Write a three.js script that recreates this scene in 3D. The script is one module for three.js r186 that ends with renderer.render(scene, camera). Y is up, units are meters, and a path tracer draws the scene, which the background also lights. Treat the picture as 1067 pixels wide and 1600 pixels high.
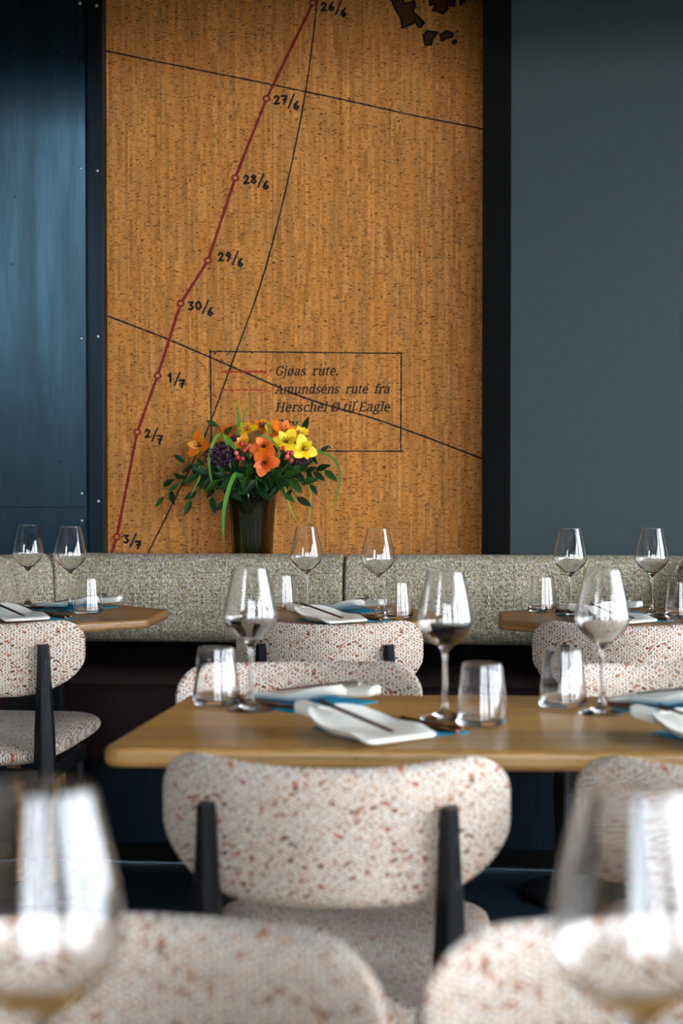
import * as THREE from 'three';
import { RoundedBoxGeometry } from 'three/addons/geometries/RoundedBoxGeometry.js';
import { mergeGeometries, mergeVertices } from 'three/addons/utils/BufferGeometryUtils.js';

// ---------------------------------------------------------------- camera, sky, exposure
const scene = new THREE.Scene();
const camera = new THREE.PerspectiveCamera(2 * Math.atan(800 / 2800) * 180 / Math.PI, 1067 / 1600, 0.05, 200);
camera.position.set(0, 1.137, 0);
camera.rotation.order = 'YXZ';
camera.rotation.set(-Math.atan(73 / 2800), 5.1 * Math.PI / 180, 0);
camera.focus = 4.75;
camera.userData.fStop = 4.6;
scene.add(camera);
const renderer = new THREE.WebGLRenderer({ antialias: true });
renderer.setSize(1067, 1600);
renderer.shadowMap.enabled = true;
renderer.toneMapping = THREE.LinearToneMapping;
renderer.toneMappingExposure = 4.9;
scene.background = new THREE.Color().setRGB(3.33, 3.6, 3.92);       // even overcast daylight

// ---------------------------------------------------------------- helpers
const V = (x, y, z) => new THREE.Vector3(x, y, z);
function rng(seed) { let a = seed >>> 0; return () => { a = (a + 0x6D2B79F5) | 0; let t = Math.imul(a ^ (a >>> 15), 1 | a); t = (t + Math.imul(t ^ (t >>> 7), 61 | t)) ^ t; return ((t ^ (t >>> 14)) >>> 0) / 4294967296; }; }
const used = new Map();
function uniq(name) { const n = used.get(name) || 0; used.set(name, n + 1); return n ? name + '_' + String(n).padStart(3, '0') : name; }
function mesh(name, geo, mat, parent) { const m = new THREE.Mesh(geo, mat); m.name = name; m.castShadow = m.receiveShadow = true; if (parent) { let k = parent.children.filter((c) => c.name.replace(/_\d{3}$/, '') === name).length; if (k) m.name = name + '_' + String(k).padStart(3, '0'); parent.add(m); } return m; }
function thing(name, label, category, pos = [0, 0, 0], turn = 0, group) { const g = new THREE.Group(); g.name = uniq(name); g.position.set(...pos); g.rotation.y = turn; g.userData = { label, category }; if (group) g.userData.group = group; scene.add(g); return g; }
function copy(src, name, label, pos, turn = 0, group) { const c = src.clone(); c.name = uniq(name); c.position.set(...pos); c.rotation.set(0, turn, 0); c.userData = { ...src.userData, label }; if (group) c.userData.group = group; scene.add(c); return c; }
function single(name, geo, mat, label, category, pos = [0, 0, 0], turn = 0, group) { const m = mesh(uniq(name), geo, mat); m.position.set(...pos); m.rotation.y = turn; m.userData = { label, category }; if (group) m.userData.group = group; scene.add(m); return m; }
function struct(name, geo, mat, parent) { const m = mesh(parent ? name : uniq(name), geo, mat, parent); if (!parent) { m.userData.kind = 'structure'; scene.add(m); } return m; }
function bx(x0, x1, y0, y1, z0, z1, r = 0) { const w = x1 - x0, h = y1 - y0, d = z1 - z0, g = r ? new RoundedBoxGeometry(w, h, d, 3, r) : new THREE.BoxGeometry(w, h, d); g.translate((x0 + x1) / 2, (y0 + y1) / 2, (z0 + z1) / 2); return boxUV(g); }
function boxUV(g) { // uv in metres, by the dominant axis of the normal
  g = g.index ? g.toNonIndexed() : g; const p = g.attributes.position, n = g.attributes.normal, uv = new Float32Array(p.count * 2);
  for (let i = 0; i < p.count; i++) { const a = Math.abs(n.getX(i)), b = Math.abs(n.getY(i)), c = Math.abs(n.getZ(i)); let u, v;
    if (b >= a && b >= c) { u = p.getX(i); v = p.getZ(i); } else if (a >= c) { u = p.getZ(i); v = p.getY(i); } else { u = p.getX(i); v = p.getY(i); }
    uv[2 * i] = u; uv[2 * i + 1] = v; }
  g.setAttribute('uv', new THREE.BufferAttribute(uv, 2)); return g; }
function tube(pts, r0, r1 = r0, seg = 16, rad = 6) { // tapered tube along a smooth curve
  const c = new THREE.CatmullRomCurve3(pts), g = new THREE.TubeGeometry(c, seg, 1, rad, false), p = g.attributes.position;
  for (let i = 0; i <= seg; i++) { const o = c.getPointAt(i / seg), r = r0 + (r1 - r0) * i / seg; for (let j = 0; j <= rad; j++) { const k = i * (rad + 1) + j; p.setXYZ(k, o.x + (p.getX(k) - o.x) * r, o.y + (p.getY(k) - o.y) * r, o.z + (p.getZ(k) - o.z) * r); } }
  g.computeVertexNormals(); return g; }
function grid(nu, nv, f, closedU = false) { // parametric sheet, f(u,v) -> [x,y,z,(s,t)]
  const pos = [], uv = [], idx = [], W = nu + 1;
  for (let j = 0; j <= nv; j++) for (let i = 0; i <= nu; i++) { const q = f(i / nu, j / nv); pos.push(q[0], q[1], q[2]); uv.push(q[3] ?? i / nu, q[4] ?? j / nv); }
  for (let j = 0; j < nv; j++) for (let i = 0; i < nu; i++) { const a = j * W + i; idx.push(a, a + 1, a + W, a + 1, a + W + 1, a + W); }
  const g = new THREE.BufferGeometry(); g.setAttribute('position', new THREE.Float32BufferAttribute(pos, 3)); g.setAttribute('uv', new THREE.Float32BufferAttribute(uv, 2)); g.setIndex(idx); g.computeVertexNormals(); return g; }

// ---------------------------------------------------------------- textures
function dataTex(w, h, px, srgb, repX, repY) { const t = new THREE.DataTexture(px, w, h, THREE.RGBAFormat, THREE.UnsignedByteType); t.magFilter = THREE.LinearFilter; t.minFilter = THREE.LinearMipmapLinearFilter; t.generateMipmaps = true; t.wrapS = t.wrapT = THREE.RepeatWrapping; if (srgb) t.colorSpace = THREE.SRGBColorSpace; if (repX) t.repeat.set(repX, repY ?? repX); t.needsUpdate = true; return t; }
function noise2(seed, n) { const r = rng(seed), g = new Float32Array(n * n); for (let i = 0; i < n * n; i++) g[i] = r(); return (x, y) => { x = ((x % n) + n) % n; y = ((y % n) + n) % n; const i = Math.floor(x), j = Math.floor(y), a = x - i, b = y - j, s = a * a * (3 - 2 * a), t = b * b * (3 - 2 * b), i1 = (i + 1) % n, j1 = (j + 1) % n; return (g[j * n + i] * (1 - s) + g[j * n + i1] * s) * (1 - t) + (g[j1 * n + i] * (1 - s) + g[j1 * n + i1] * s) * t; }; }

// woven boucle of the chairs: slanting yarns in columns that alternate in direction, with coloured slubs
function boucle() {
  const N = 1024, size = 0.216, R = rng(11), col = new Float32Array(N * N * 3), hgt = new Float32Array(N * N), nz = noise2(5, 64), big = noise2(9, 128);
  for (let i = 0; i < N * N; i++) { const g = 0.75 + 0.5 * nz((i % N) / 9, (i / N) / 9); const m = big((i % N) / 24, (i / N) / 24); col[i * 3] = (112 + 66 * m) * g; col[i * 3 + 1] = (80 + 40 * m) * g; col[i * 3 + 2] = (64 + 20 * m) * g; }
  const cols = 34, rows = 42, cw = N / cols, rh = N / rows, patch = noise2(14, 6);
  for (let c = 0; c < cols; c++) for (let r = 0; r < rows; r++) {
    const k = R(), w = big(c / cols * 12, r / rows * 12); let C = k < 0.68 ? [236, 231, 219] : k < 0.84 ? [228, 216, 201] : k < 0.925 ? [212, 193, 174] : k < 0.93 + 0.03 * w ? [196, 140, 112] : k < 0.965 ? [186, 152, 140] : k < 0.978 ? [112, 88, 92] : k < 0.99 ? [198, 104, 66] : [84, 56, 52];
    const dark = k > 0.925, cx = (c + 0.5 + (R() - 0.5) * 0.16) * cw, cy = (r + 0.5 * (c % 2) + (R() - 0.5) * 0.2) * rh, ang = ((Math.floor(c / 2 + r / 3) % 2 ? 1 : -1) * (patch(c / cols * 6, r / rows * 6) < 0.5 ? 1 : -1)) * (R() < 0.1 ? -1 : 1) * (0.72 + (R() - 0.5) * 0.3), L = cw * (dark ? 0.52 : 0.64), B = rh * (dark ? 0.33 : 0.335), ca = Math.cos(ang), sa = Math.sin(ang), ext = Math.ceil(L) + 2, ph = R() * 6;
    for (let dy = -ext; dy <= ext; dy++) for (let dx = -ext; dx <= ext; dx++) { const u = (dx * ca + dy * sa) / L, v = (-dx * sa + dy * ca) / B, q = u * u * u * u + v * v; if (q > 1) continue; const x = ((Math.round(cx) + dx) % N + N) % N, y = ((Math.round(cy) + dy) % N + N) % N, o = y * N + x, z = Math.sqrt(1 - q) * (dark ? 0.85 : 1); if (z < hgt[o]) continue; hgt[o] = z; const s = (0.80 + 0.2 * z) * (0.93 + 0.12 * Math.sin(u * 16 + v * 5 + ph)) * (0.95 + 0.1 * nz(x / 4, y / 4)); col[o * 3] = C[0] * s; col[o * 3 + 1] = C[1] * s; col[o * 3 + 2] = C[2] * s; } }
  const a = new Uint8Array(N * N * 4), b = new Uint8Array(N * N * 4);
  for (let i = 0; i < N * N; i++) { for (let k = 0; k < 3; k++) a[i * 4 + k] = Math.min(255, col[i * 3 + k]); const h = Math.min(255, 255 * hgt[i] * (0.9 + 0.1 * nz((i % N) / 3, (i / N) / 3))); b[i * 4] = b[i * 4 + 1] = b[i * 4 + 2] = h; a[i * 4 + 3] = b[i * 4 + 3] = 255; }
  return new THREE.MeshPhysicalMaterial({ map: dataTex(N, N, a, true, 1 / size), bumpMap: dataTex(N, N, b, false, 1 / size), bumpScale: 0.0016, roughness: 0.95, sheen: 0.25, sheenRoughness: 0.7, sheenColor: new THREE.Color(0.9, 0.88, 0.84) });
}
// grey-green tweed of the banquette
function tweed() {
  const N = 1024, size = 0.36, R = rng(23), P = 10, M = Math.floor(N / P), a = new Uint8Array(N * N * 4), b = new Uint8Array(N * N * 4), nz = noise2(3, 128);
  const pal = [[186, 176, 154], [164, 154, 132], [210, 202, 182], [130, 121, 102], [198, 174, 118], [230, 225, 210], [92, 86, 74], [166, 138, 86], [146, 150, 150]], wt = [0.26, 0.22, 0.16, 0.13, 0.08, 0.06, 0.05, 0.03, 0.01], pick = () => { let k = R(); for (let i = 0; i < wt.length; i++) { k -= wt[i]; if (k < 0) return pal[i]; } return pal[0]; };
  const warp = [], weft = []; for (let i = 0; i < M + 1; i++) { warp.push(0.88 + 0.24 * R()); weft.push(0.9 + 0.2 * R()); } const cell = []; for (let i = 0; i < (M + 1) * (M + 1); i++) cell.push(pick());
  for (let y = 0; y < N; y++) for (let x = 0; x < N; x++) { const i = Math.min(M - 1, Math.floor(x / P)), j = Math.min(M - 1, Math.floor(y / P)), u = (x % P) / P * 2 - 1, v = (y % P) / P * 2 - 1, over = (i + j) % 2, w = over ? Math.abs(u) : Math.abs(v), l = over ? Math.abs(v) : Math.abs(u), h = Math.sqrt(Math.max(0, 1 - w * w * 0.9)) * (1 - 0.35 * l * l), C = cell[j * (M + 1) + i], s = (0.52 + 0.52 * h) * (over ? warp[i] : weft[j]) * (0.9 + 0.2 * nz(x / 3, y / 3)), o = (y * N + x) * 4; a[o] = Math.min(255, C[0] * s); a[o + 1] = Math.min(255, C[1] * s); a[o + 2] = Math.min(255, C[2] * s); a[o + 3] = 255; b[o] = b[o + 1] = b[o + 2] = 255 * h; b[o + 3] = 255; }
  return new THREE.MeshPhysicalMaterial({ map: dataTex(N, N, a, true, 1 / size), bumpMap: dataTex(N, N, b, false, 1 / size), bumpScale: 0.0009, roughness: 0.95 });
}
// oak: grain along u; staves of slightly different tone across v
function oak(seed, tint, stave, rough) {
  const W = 1024, H = 512, sx = 1.2, sy = 0.6, R = rng(seed), nz = noise2(seed + 1, 256), a = new Uint8Array(W * H * 4), n = Math.round(sy / stave), tone = [], off = []; for (let i = 0; i < n; i++) { tone.push(0.84 + 0.3 * R()); off.push(R() * 100); }
  for (let y = 0; y < H; y++) for (let x = 0; x < W; x++) { const i = Math.min(n - 1, Math.floor(y / H * n)), f = (y / H * n) % 1, g = nz(x / W * 8 + off[i], y / 2.2) * 0.5 + nz(x / W * 32 + off[i], y / 1.1) * 0.3 + nz(x / W * 4, y / 9 + off[i]) * 0.4, pore = nz(x / W * 64 + off[i], y * 1.0) > 0.9 ? 0.84 : 1, edge = f < 0.02 || f > 0.98 ? 0.88 : 1, s = tone[i] * (0.72 + 0.42 * g) * pore * edge, o = (y * W + x) * 4; a[o] = Math.min(255, tint[0] * s); a[o + 1] = Math.min(255, tint[1] * s); a[o + 2] = Math.min(255, tint[2] * s); a[o + 3] = 255; }
  return new THREE.MeshPhysicalMaterial({ map: dataTex(W, H, a, true, 1 / sx, 1 / sy), roughness: rough, clearcoat: 0.15, clearcoatRoughness: 0.35 });
}
// waxed blue steel with long vertical clouds in its patina
function steel(seed, tint, rough) {
  const W = 512, H = 1024, nz = noise2(seed, 64), nf = noise2(seed + 1, 256), a = new Uint8Array(W * H * 4), b = new Uint8Array(W * H * 4), R = rng(seed + 2);
  for (let y = 0; y < H; y++) for (let x = 0; x < W; x++) { const c = nz(x / W * 8, y / H * 4) * 0.5 + nz(x / W * 20, y / H * 5 + 7) * 0.3 + nz(x / W * 60, y / H * 10) * 0.2, f = nf(x / 2, y / 24), o = (y * W + x) * 4, s = 0.78 + 0.36 * c + 0.08 * (f - 0.5); a[o] = Math.min(255, tint[0] * s); a[o + 1] = Math.min(255, tint[1] * s); a[o + 2] = Math.min(255, tint[2] * s); a[o + 3] = 255; const r = 255 * Math.min(1, rough * (1.25 - 0.5 * c)); b[o] = b[o + 1] = b[o + 2] = r; b[o + 3] = 255; }
  for (let k = 0; k < 90; k++) { const cx = R() * W, cy = R() * H, r = 0.5 + R() * 0.9; for (let dy = -3; dy <= 3; dy++) for (let dx = -3; dx <= 3; dx++) if (dx * dx + dy * dy < r * r) { const o = (((cy + dy + H) | 0) % H * W + (((cx + dx + W) | 0) % W)) * 4; a[o] *= 0.55; a[o + 1] *= 0.45; a[o + 2] *= 0.42; } }
  return new THREE.MeshPhysicalMaterial({ map: dataTex(W, H, a, true, 1 / 1.5, 1 / 3.1), roughnessMap: dataTex(W, H, b, false, 1 / 1.5, 1 / 3.1), roughness: 1, metalness: 0.85 });
}
function speckled(seed, tint, amp, size, opt) { const N = 256, nz = noise2(seed, 64), nf = noise2(seed + 3, 128), a = new Uint8Array(N * N * 4); for (let y = 0; y < N; y++) for (let x = 0; x < N; x++) { const s = 1 + amp * (nz(x / 8, y / 8) - 0.5) + amp * 0.7 * (nf(x / 2, y / 2) - 0.5), o = (y * N + x) * 4; for (let k = 0; k < 3; k++) a[o + k] = Math.min(255, tint[k] * s); a[o + 3] = 255; } return new THREE.MeshPhysicalMaterial({ map: dataTex(N, N, a, true, 1 / size), ...opt }); }

const M = {
  boucle: boucle(), tweed: tweed(),
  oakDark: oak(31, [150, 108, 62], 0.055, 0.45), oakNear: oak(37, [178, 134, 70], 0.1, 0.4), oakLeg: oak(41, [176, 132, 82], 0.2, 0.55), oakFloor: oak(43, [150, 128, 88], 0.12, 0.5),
  steel: steel(51, [48, 71, 84], 0.3), steelDark: steel(57, [24, 38, 48], 0.45),
  black: speckled(61, [12, 16, 20], 0.15, 0.2, { roughness: 0.5, specularIntensity: 0.45 }),
  soot: speckled(62, [9, 9, 9], 0.1, 0.4, { roughness: 0.8, specularIntensity: 0.15 }),
  leather: speckled(63, [38, 24, 29], 0.3, 0.08, { roughness: 0.6, specularIntensity: 0.3 }),
  paint: speckled(64, [45, 56, 58], 0.04, 0.5, { roughness: 0.5, specularIntensity: 0.4 }),
  ceiling: speckled(65, [24, 24, 25], 0.08, 0.6, { roughness: 0.9 }),
  plaster: speckled(66, [62, 62, 61], 0.06, 0.8, { roughness: 0.9 }),
  tile: speckled(67, [22, 33, 42], 0.15, 0.9, { roughness: 0.4, specularIntensity: 0.4 }),
  pavement: speckled(68, [200, 200, 198], 0.2, 1.2, { roughness: 0.9 }),
  frame: speckled(69, [34, 36, 38], 0.1, 0.3, { roughness: 0.5 }),
  trim: new THREE.MeshPhysicalMaterial({ color: 0x7f98a6, metalness: 0.9, roughness: 0.3 }),
  screw: new THREE.MeshPhysicalMaterial({ color: 0xaab4b8, metalness: 0.9, roughness: 0.3 }),
  screwBlack: new THREE.MeshPhysicalMaterial({ color: 0x1c2024, metalness: 0.5, roughness: 0.35 }),
  ceramic: speckled(71, [228, 226, 216], 0.03, 0.1, { roughness: 0.28 }),
  mat: speckled(72, [0, 132, 164], 0.16, 0.03, { roughness: 0.7, specularIntensity: 0.4 }),
  bronze: new THREE.MeshPhysicalMaterial({ color: 0x7a4a33, metalness: 0.9, roughness: 0.28 }),
  bronzeDark: new THREE.MeshPhysicalMaterial({ color: 0x3c2219, metalness: 0.55, roughness: 0.4 }),
  glass: new THREE.MeshPhysicalMaterial({ color: 0xffffff, transmission: 1, thickness: 0.01, ior: 1.5, roughness: 0 }),
  pane: new THREE.MeshPhysicalMaterial({ color: 0xffffff, transmission: 1, thickness: 0, ior: 1.5, roughness: 0 }),
  vase: new THREE.MeshPhysicalMaterial({ color: 0xffffff, transmission: 1, thickness: 0.02, ior: 1.5, roughness: 0, attenuationColor: new THREE.Color(0.30, 0.29, 0.12), attenuationDistance: 0.0032 }),
};
const flat = (hex, o = {}) => new THREE.MeshPhysicalMaterial({ color: hex, roughness: 0.6, side: THREE.DoubleSide, ...o });

// ---------------------------------------------------------------- the room
struct('floor', bx(-4.2, 3, -0.1, 0, -4.41, 2.6), M.oakFloor);
struct('floor', bx(-4.2, 3, -0.1, 0, -6, -4.424), M.tile);
struct('trim_1', bx(-4.2, 3, -0.1, 0.002, -4.424, -4.41), M.steelDark);
struct('ceiling', bx(-4.2, 3, 3.7, 3.9, -6, 2.6), M.ceiling);
struct('wall_left', bx(-4.4, -4.2, -0.1, 3.9, -6, 2.6), M.plaster);
struct('wall_back', bx(-4.4, 3.2, -0.1, 3.9, -6, -5.76), M.soot);
function windowWall(name, a0, a1, openings, place) { // wall with openings [from, to, sill, head]; place(a0, a1, y0, y1, t0, t1) -> geometry
  const parts = []; let a = a0; for (const [p, q, y0, y1] of openings) { parts.push(place(a, p, -0.1, 3.9, 0, 0.2), place(p, q, -0.1, y0, 0, 0.2), place(p, q, y1, 3.9, 0, 0.2)); a = q; } parts.push(place(a, a1, -0.1, 3.9, 0, 0.2));
  struct(name, mergeGeometries(parts), M.plaster);
  for (const [p, q, y0, y1] of openings) { const g = new THREE.Group(); g.name = 'window_' + (++windowWall.n); g.userData.kind = 'structure'; scene.add(g); const f = 0.05;
    for (const b of [[p, p + f, y0, y1], [q - f, q, y0, y1], [p + f, q - f, y0, y0 + f], [p + f, q - f, y1 - f, y1]]) mesh('frame', place(...b, 0.06, 0.14), M.frame, g);
    mesh('pane', place(p + f, q - f, y0 + f, y1 - f, 0.098, 0.102), M.pane, g); }
}
windowWall.n = 0;
windowWall('wall_right', -6, 2.6, [[-4.8, -3.1, 0.75, 2.5], [-2.7, -1.0, 0.75, 2.5], [-0.6, 1.1, 0.75, 2.5]], (a, b, y0, y1, t0, t1) => bx(3 + t0, 3 + t1, y0, y1, a, b));
windowWall('wall_front', -4.2, 3, [[-3.95, -2.6, 2.2, 3.6], [-0.55, 0.65, 0.7, 2.9], [1.3, 2.6, 0.7, 2.9]], (a, b, y0, y1, t0, t1) => bx(a, b, y0, y1, 2.6 + t0, 2.6 + t1));
struct('soffit', mergeGeometries([bx(-4.2, 3, 2.74, 3.7, -5.76, -4.0), bx(-4.2, 3, 2.4, 2.74, -4.75, -4.5)]), M.ceiling);
struct('pavement', bx(-30, 30, -0.4, -0.15, -30, 30), M.pavement);

// back wall cladding: blue steel, dark post, painted board
const clad = new THREE.Group(); clad.name = 'wall_panelling'; clad.userData = { kind: 'structure' }; scene.add(clad);
const screwGeo = new THREE.SphereGeometry(0.0055, 12, 8); screwGeo.scale(1, 1, 0.5);
for (const [y0, y1, hs] of [[0.75, 1.0, [0.957]], [1.0018, 1.5669, [1.046, 1.546]], [1.5671, 2.74, [2.093, 2.62]]]) { const p = mesh('steel_panel', bx(-3.2, -1.337, y0, y1, -5.76, y0 < 0.8 ? -5.703 : -5.7), M.steel, clad); for (const h of hs) { const s = mesh('screw', screwGeo, M.screw, p); s.position.set(-1.353, h, -5.699); } }
const bar = mesh('steel_bar', mergeGeometries([bx(-1.327, -1.277, 0.75, 2.74, -5.76, -5.69, 0.002), bx(-1.337, -1.327, 0.75, 2.74, -5.76, -5.715)]), M.steelDark, clad);
for (const h of [1.021, 1.552, 2.083, 2.609]) { const s = mesh('screw', screwGeo, M.screw, bar); s.position.set(-1.296, h, -5.689); }
struct('column', bx(-0.0605, 0.0255, 0.806, 2.74, -5.76, -5.60, 0.002), M.soot);
struct('wall_painted', bx(0.0255, 2.9, 0.806, 2.74, -5.76, -5.61, 0.003), M.paint);
struct('ledge', bx(-2.6, 1.6, 0.78, 0.805, -5.76, -5.565, 0.004), M.soot).userData.kind = 'structure';

// ---------------------------------------------------------------- cork panel with the printed map
{
  const x0 = -1.2765, x1 = -0.061, y0 = 0.806, y1 = 2.739, W = 1160, H = 2048, cv = document.createElement('canvas'); cv.width = W; cv.height = H; const c = cv.getContext('2d'), R = rng(77), S = W / (x1 - x0), X = (x) => (x - x0) * S, Y = (h) => H - (h - y0) * H / (y1 - y0);
  c.fillStyle = 'rgb(176,122,66)'; c.fillRect(0, 0, W, H);
  for (let x = 0; x < W;) { const w = 5 + Math.floor(R() * 6); let y = -R() * 150; const lane = 0.965 + 0.07 * R(); while (y < H) { const l = 30 + R() * R() * 260, t = lane * (0.9 + 0.2 * R()), warm = R(); c.fillStyle = `rgb(${Math.round(186 * t)},${Math.round((119 + 10 * warm) * t)},${Math.round((53 + 18 * warm) * t)})`; c.fillRect(x, y, w, l);
      for (let k = 0, m = l / 5; k < m; k++) { const q = R(), yy = y + R() * l; if (q < 0.5) { c.fillStyle = `rgba(${62 + 30 * R()},${34 + 18 * R()},${14 + 8 * R()},${0.3 + 0.55 * R()})`; c.fillRect(x + R() * 2, yy, w - R() * 3, 1 + (R() < 0.35 ? 1 : 0)); } else if (q < 0.5) { c.fillStyle = 'rgba(236,184,116,0.35)'; c.fillRect(x, yy, w, 2); } }
      y += l; } x += w; }
  for (let k = 0; k < 6500; k++) { c.fillStyle = `rgba(38,24,14,${0.35 + 0.5 * R()})`; const x = R() * W, y = R() * H, w = 3 + R() * R() * 11; c.fillRect(x, y, w, 1 + R() * 2.2); }
  for (let k = 0; k < 110; k++) { c.fillStyle = 'rgba(32,22,16,0.75)'; c.beginPath(); c.ellipse(R() * W, R() * H, 1.5 + R() * 3, 1.2 + R() * 2.4, R() * 3, 0, 7); c.fill(); }
  const ink = 'rgb(22,18,22)', red = 'rgb(122,36,32)';
  const path = (pts, w, col, wob) => { c.strokeStyle = col; c.lineCap = c.lineJoin = 'round'; const cu = new THREE.CatmullRomCurve3(pts.map((p) => V(X(p[0]), Y(p[1]), 0)), false, 'centripetal'), P = wob ? pts.map((p) => V(X(p[0]), Y(p[1]), 0)) : cu.getPoints(80); for (let i = 0; i + 1 < P.length; i++) { const n = wob ? 26 : 1; for (let k = 0; k < n; k++) { c.lineWidth = w * (0.82 + 0.36 * R()); c.beginPath(); c.moveTo(P[i].x + (P[i + 1].x - P[i].x) * k / n, P[i].y + (P[i + 1].y - P[i].y) * k / n); c.lineTo(P[i].x + (P[i + 1].x - P[i].x) * (k + 1) / n, P[i].y + (P[i + 1].y - P[i].y) * (k + 1) / n); c.stroke(); } } };
  path([[-0.581, 2.7], [-0.602, 2.523], [-0.627, 2.34], [-0.66, 2.167], [-0.714, 1.933], [-0.778, 1.708], [-0.862, 1.482], [-0.956, 1.234], [-1.061, 1.017], [-1.144, 0.852], [-1.17, 0.8]], 4.2, ink);
  path([[-1.285, 2.478], [-0.995, 2.414], [-0.746, 2.36], [-0.511, 2.307], [-0.294, 2.255], [-0.06, 2.205]], 4.6, ink);
  path([[-1.285, 1.625], [-1.102, 1.555], [-0.872, 1.457], [-0.623, 1.351], [-0.396, 1.283], [-0.252, 1.231], [-0.06, 1.158]], 5, ink);
  for (const [a, b] of [[[-0.941, 1.505], [-0.318, 1.495]], [[-0.32, 1.497], [-0.322, 1.182]], [[-0.315, 1.182], [-0.935, 1.183]], [[-0.938, 1.507], [-0.936, 1.181]]]) path([a, b], 4, ink, 1);
  const route = [[-0.53, 2.75], [-0.604, 2.616], [-0.754, 2.314], [-0.856, 2.062], [-0.945, 1.798], [-1.035, 1.66], [-1.111, 1.427], [-1.179, 1.245], [-1.247, 0.904], [-1.285, 0.79]];
  path(route, 9, red, 1);
  for (const [x, y] of route.slice(1, 9)) { c.fillStyle = 'rgb(176,118,70)'; c.strokeStyle = red; c.lineWidth = 6; c.beginPath(); c.arc(X(x), Y(y), 9.5, 0, 7); c.fill(); c.stroke(); }
  path([[-0.901, 1.439], [-0.758, 1.438]], 5, 'rgb(160,38,32)', 1);
  c.setLineDash([13, 9]); c.strokeStyle = 'rgb(160,38,32)'; c.lineWidth = 4; c.beginPath(); c.moveTo(X(-0.901), Y(1.381)); c.lineTo(X(-0.758), Y(1.38)); c.stroke(); c.setLineDash([]);
  // brushed dates
  const G = { 0: [[[.5, 0], [.1, .3], [.1, .75], [.5, 1], [.9, .7], [.9, .3], [.5, 0]]], 1: [[[.2, .25], [.55, 0], [.55, 1]]], 2: [[[.1, .25], [.4, 0], [.85, .2], [.6, .6], [.1, 1], [.95, .95]]], 3: [[[.1, .08], [.85, .05], [.45, .42], [.9, .7], [.5, 1], [.1, .88]]], 6: [[[.75, 0], [.25, .4], [.12, .78], [.5, 1], [.88, .75], [.5, .5], [.18, .7]]], 7: [[[.05, .05], [.95, .05], [.45, 1]], [[.3, .5], [.85, .5]]], 8: [[[.5, .45], [.15, .2], [.5, 0], [.85, .2], [.5, .45], [.1, .78], [.5, 1], [.9, .75], [.5, .45]]], 9: [[[.85, .3], [.5, .5], [.15, .28], [.5, 0], [.85, .25], [.75, .6], [.4, 1]]] };
  const brush = (ch, x, y, w, h) => { c.strokeStyle = ink; c.lineCap = c.lineJoin = 'round'; for (const st of G[ch]) { c.lineWidth = 6.6; c.beginPath(); st.forEach(([a, b], i) => i ? c.lineTo(x + a * w, y + b * h) : c.moveTo(x + a * w, y + b * h)); c.stroke(); } };
  for (const [x, h, a, b] of [[-0.578, 2.602, '26', '6'], [-0.73, 2.309, '27', '6'], [-0.829, 2.056, '28', '6'], [-0.912, 1.809, '29', '6'], [-1.01, 1.652, '30', '6'], [-1.079, 1.42, '1', '7'], [-1.153, 1.24, '2', '7'], [-1.225, 0.897, '3', '7']]) {
    let px = X(x), py = Y(h) - 14; for (const ch of a) { brush(ch, px, py, 17, 27); px += 23; } c.lineWidth = 5.4; c.beginPath(); c.moveTo(px + 16, py - 4); c.lineTo(px - 1, py + 40); c.stroke(); brush(b, px + 14, py + 21, 17, 26); }
  c.fillStyle = ink; c.textBaseline = 'alphabetic';
  for (const [s, h, w] of [['Gj\u00f8as  rute.', 1.426, 0.207], ['Amundsens  rute  fra', 1.368, 0.372], ['Herschel \u00d8 til Eagle', 1.31, 0.372], ['City', 1.255, 0.072]]) { c.font = 'italic 43px serif'; c.save(); c.translate(X(-0.729), Y(h)); c.scale(w * S / c.measureText(s).width, 1); c.fillText(s, 0, 0); c.strokeStyle = ink; c.lineWidth = 1.1; c.strokeText(s, 0, 0); c.restore(); }
  // land at the top right of the map
  const land = (pts) => { c.beginPath(); pts.forEach(([x, y], i) => i ? c.lineTo(X(x), Y(y)) : c.moveTo(X(x), Y(y))); c.closePath(); c.fillStyle = 'rgb(72,42,24)'; c.fill(); c.strokeStyle = 'rgb(24,18,16)'; c.lineWidth = 6; c.lineJoin = 'round'; c.stroke(); };
  land([[-0.362, 2.64], [-0.336, 2.583], [-0.325, 2.566], [-0.319, 2.545], [-0.318, 2.53], [-0.29, 2.54], [-0.277, 2.548], [-0.262, 2.53], [-0.248, 2.545], [-0.268, 2.565], [-0.284, 2.58], [-0.277, 2.6], [-0.28, 2.615], [-0.295, 2.61], [-0.312, 2.605], [-0.318, 2.63], [-0.34, 2.612], [-0.352, 2.7]]);
  land([[-0.234, 2.66], [-0.23, 2.6], [-0.212, 2.604], [-0.22, 2.583], [-0.205, 2.58], [-0.19, 2.572], [-0.172, 2.586], [-0.176, 2.6], [-0.152, 2.597], [-0.15, 2.66]]);
  land([[-0.135, 2.66], [-0.132, 2.6], [-0.118, 2.615], [-0.115, 2.66]]);
  land([[-0.25, 2.507], [-0.236, 2.52], [-0.222, 2.515], [-0.206, 2.513], [-0.222, 2.492], [-0.226, 2.475], [-0.243, 2.474], [-0.248, 2.49]]); land([[-0.197, 2.505], [-0.177, 2.518], [-0.156, 2.508], [-0.16, 2.497], [-0.178, 2.494], [-0.192, 2.486]]); land([[-0.158, 2.484], [-0.148, 2.488], [-0.147, 2.48], [-0.156, 2.477]]);
  const t = new THREE.CanvasTexture(cv); t.colorSpace = THREE.SRGBColorSpace; t.anisotropy = 8;
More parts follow.
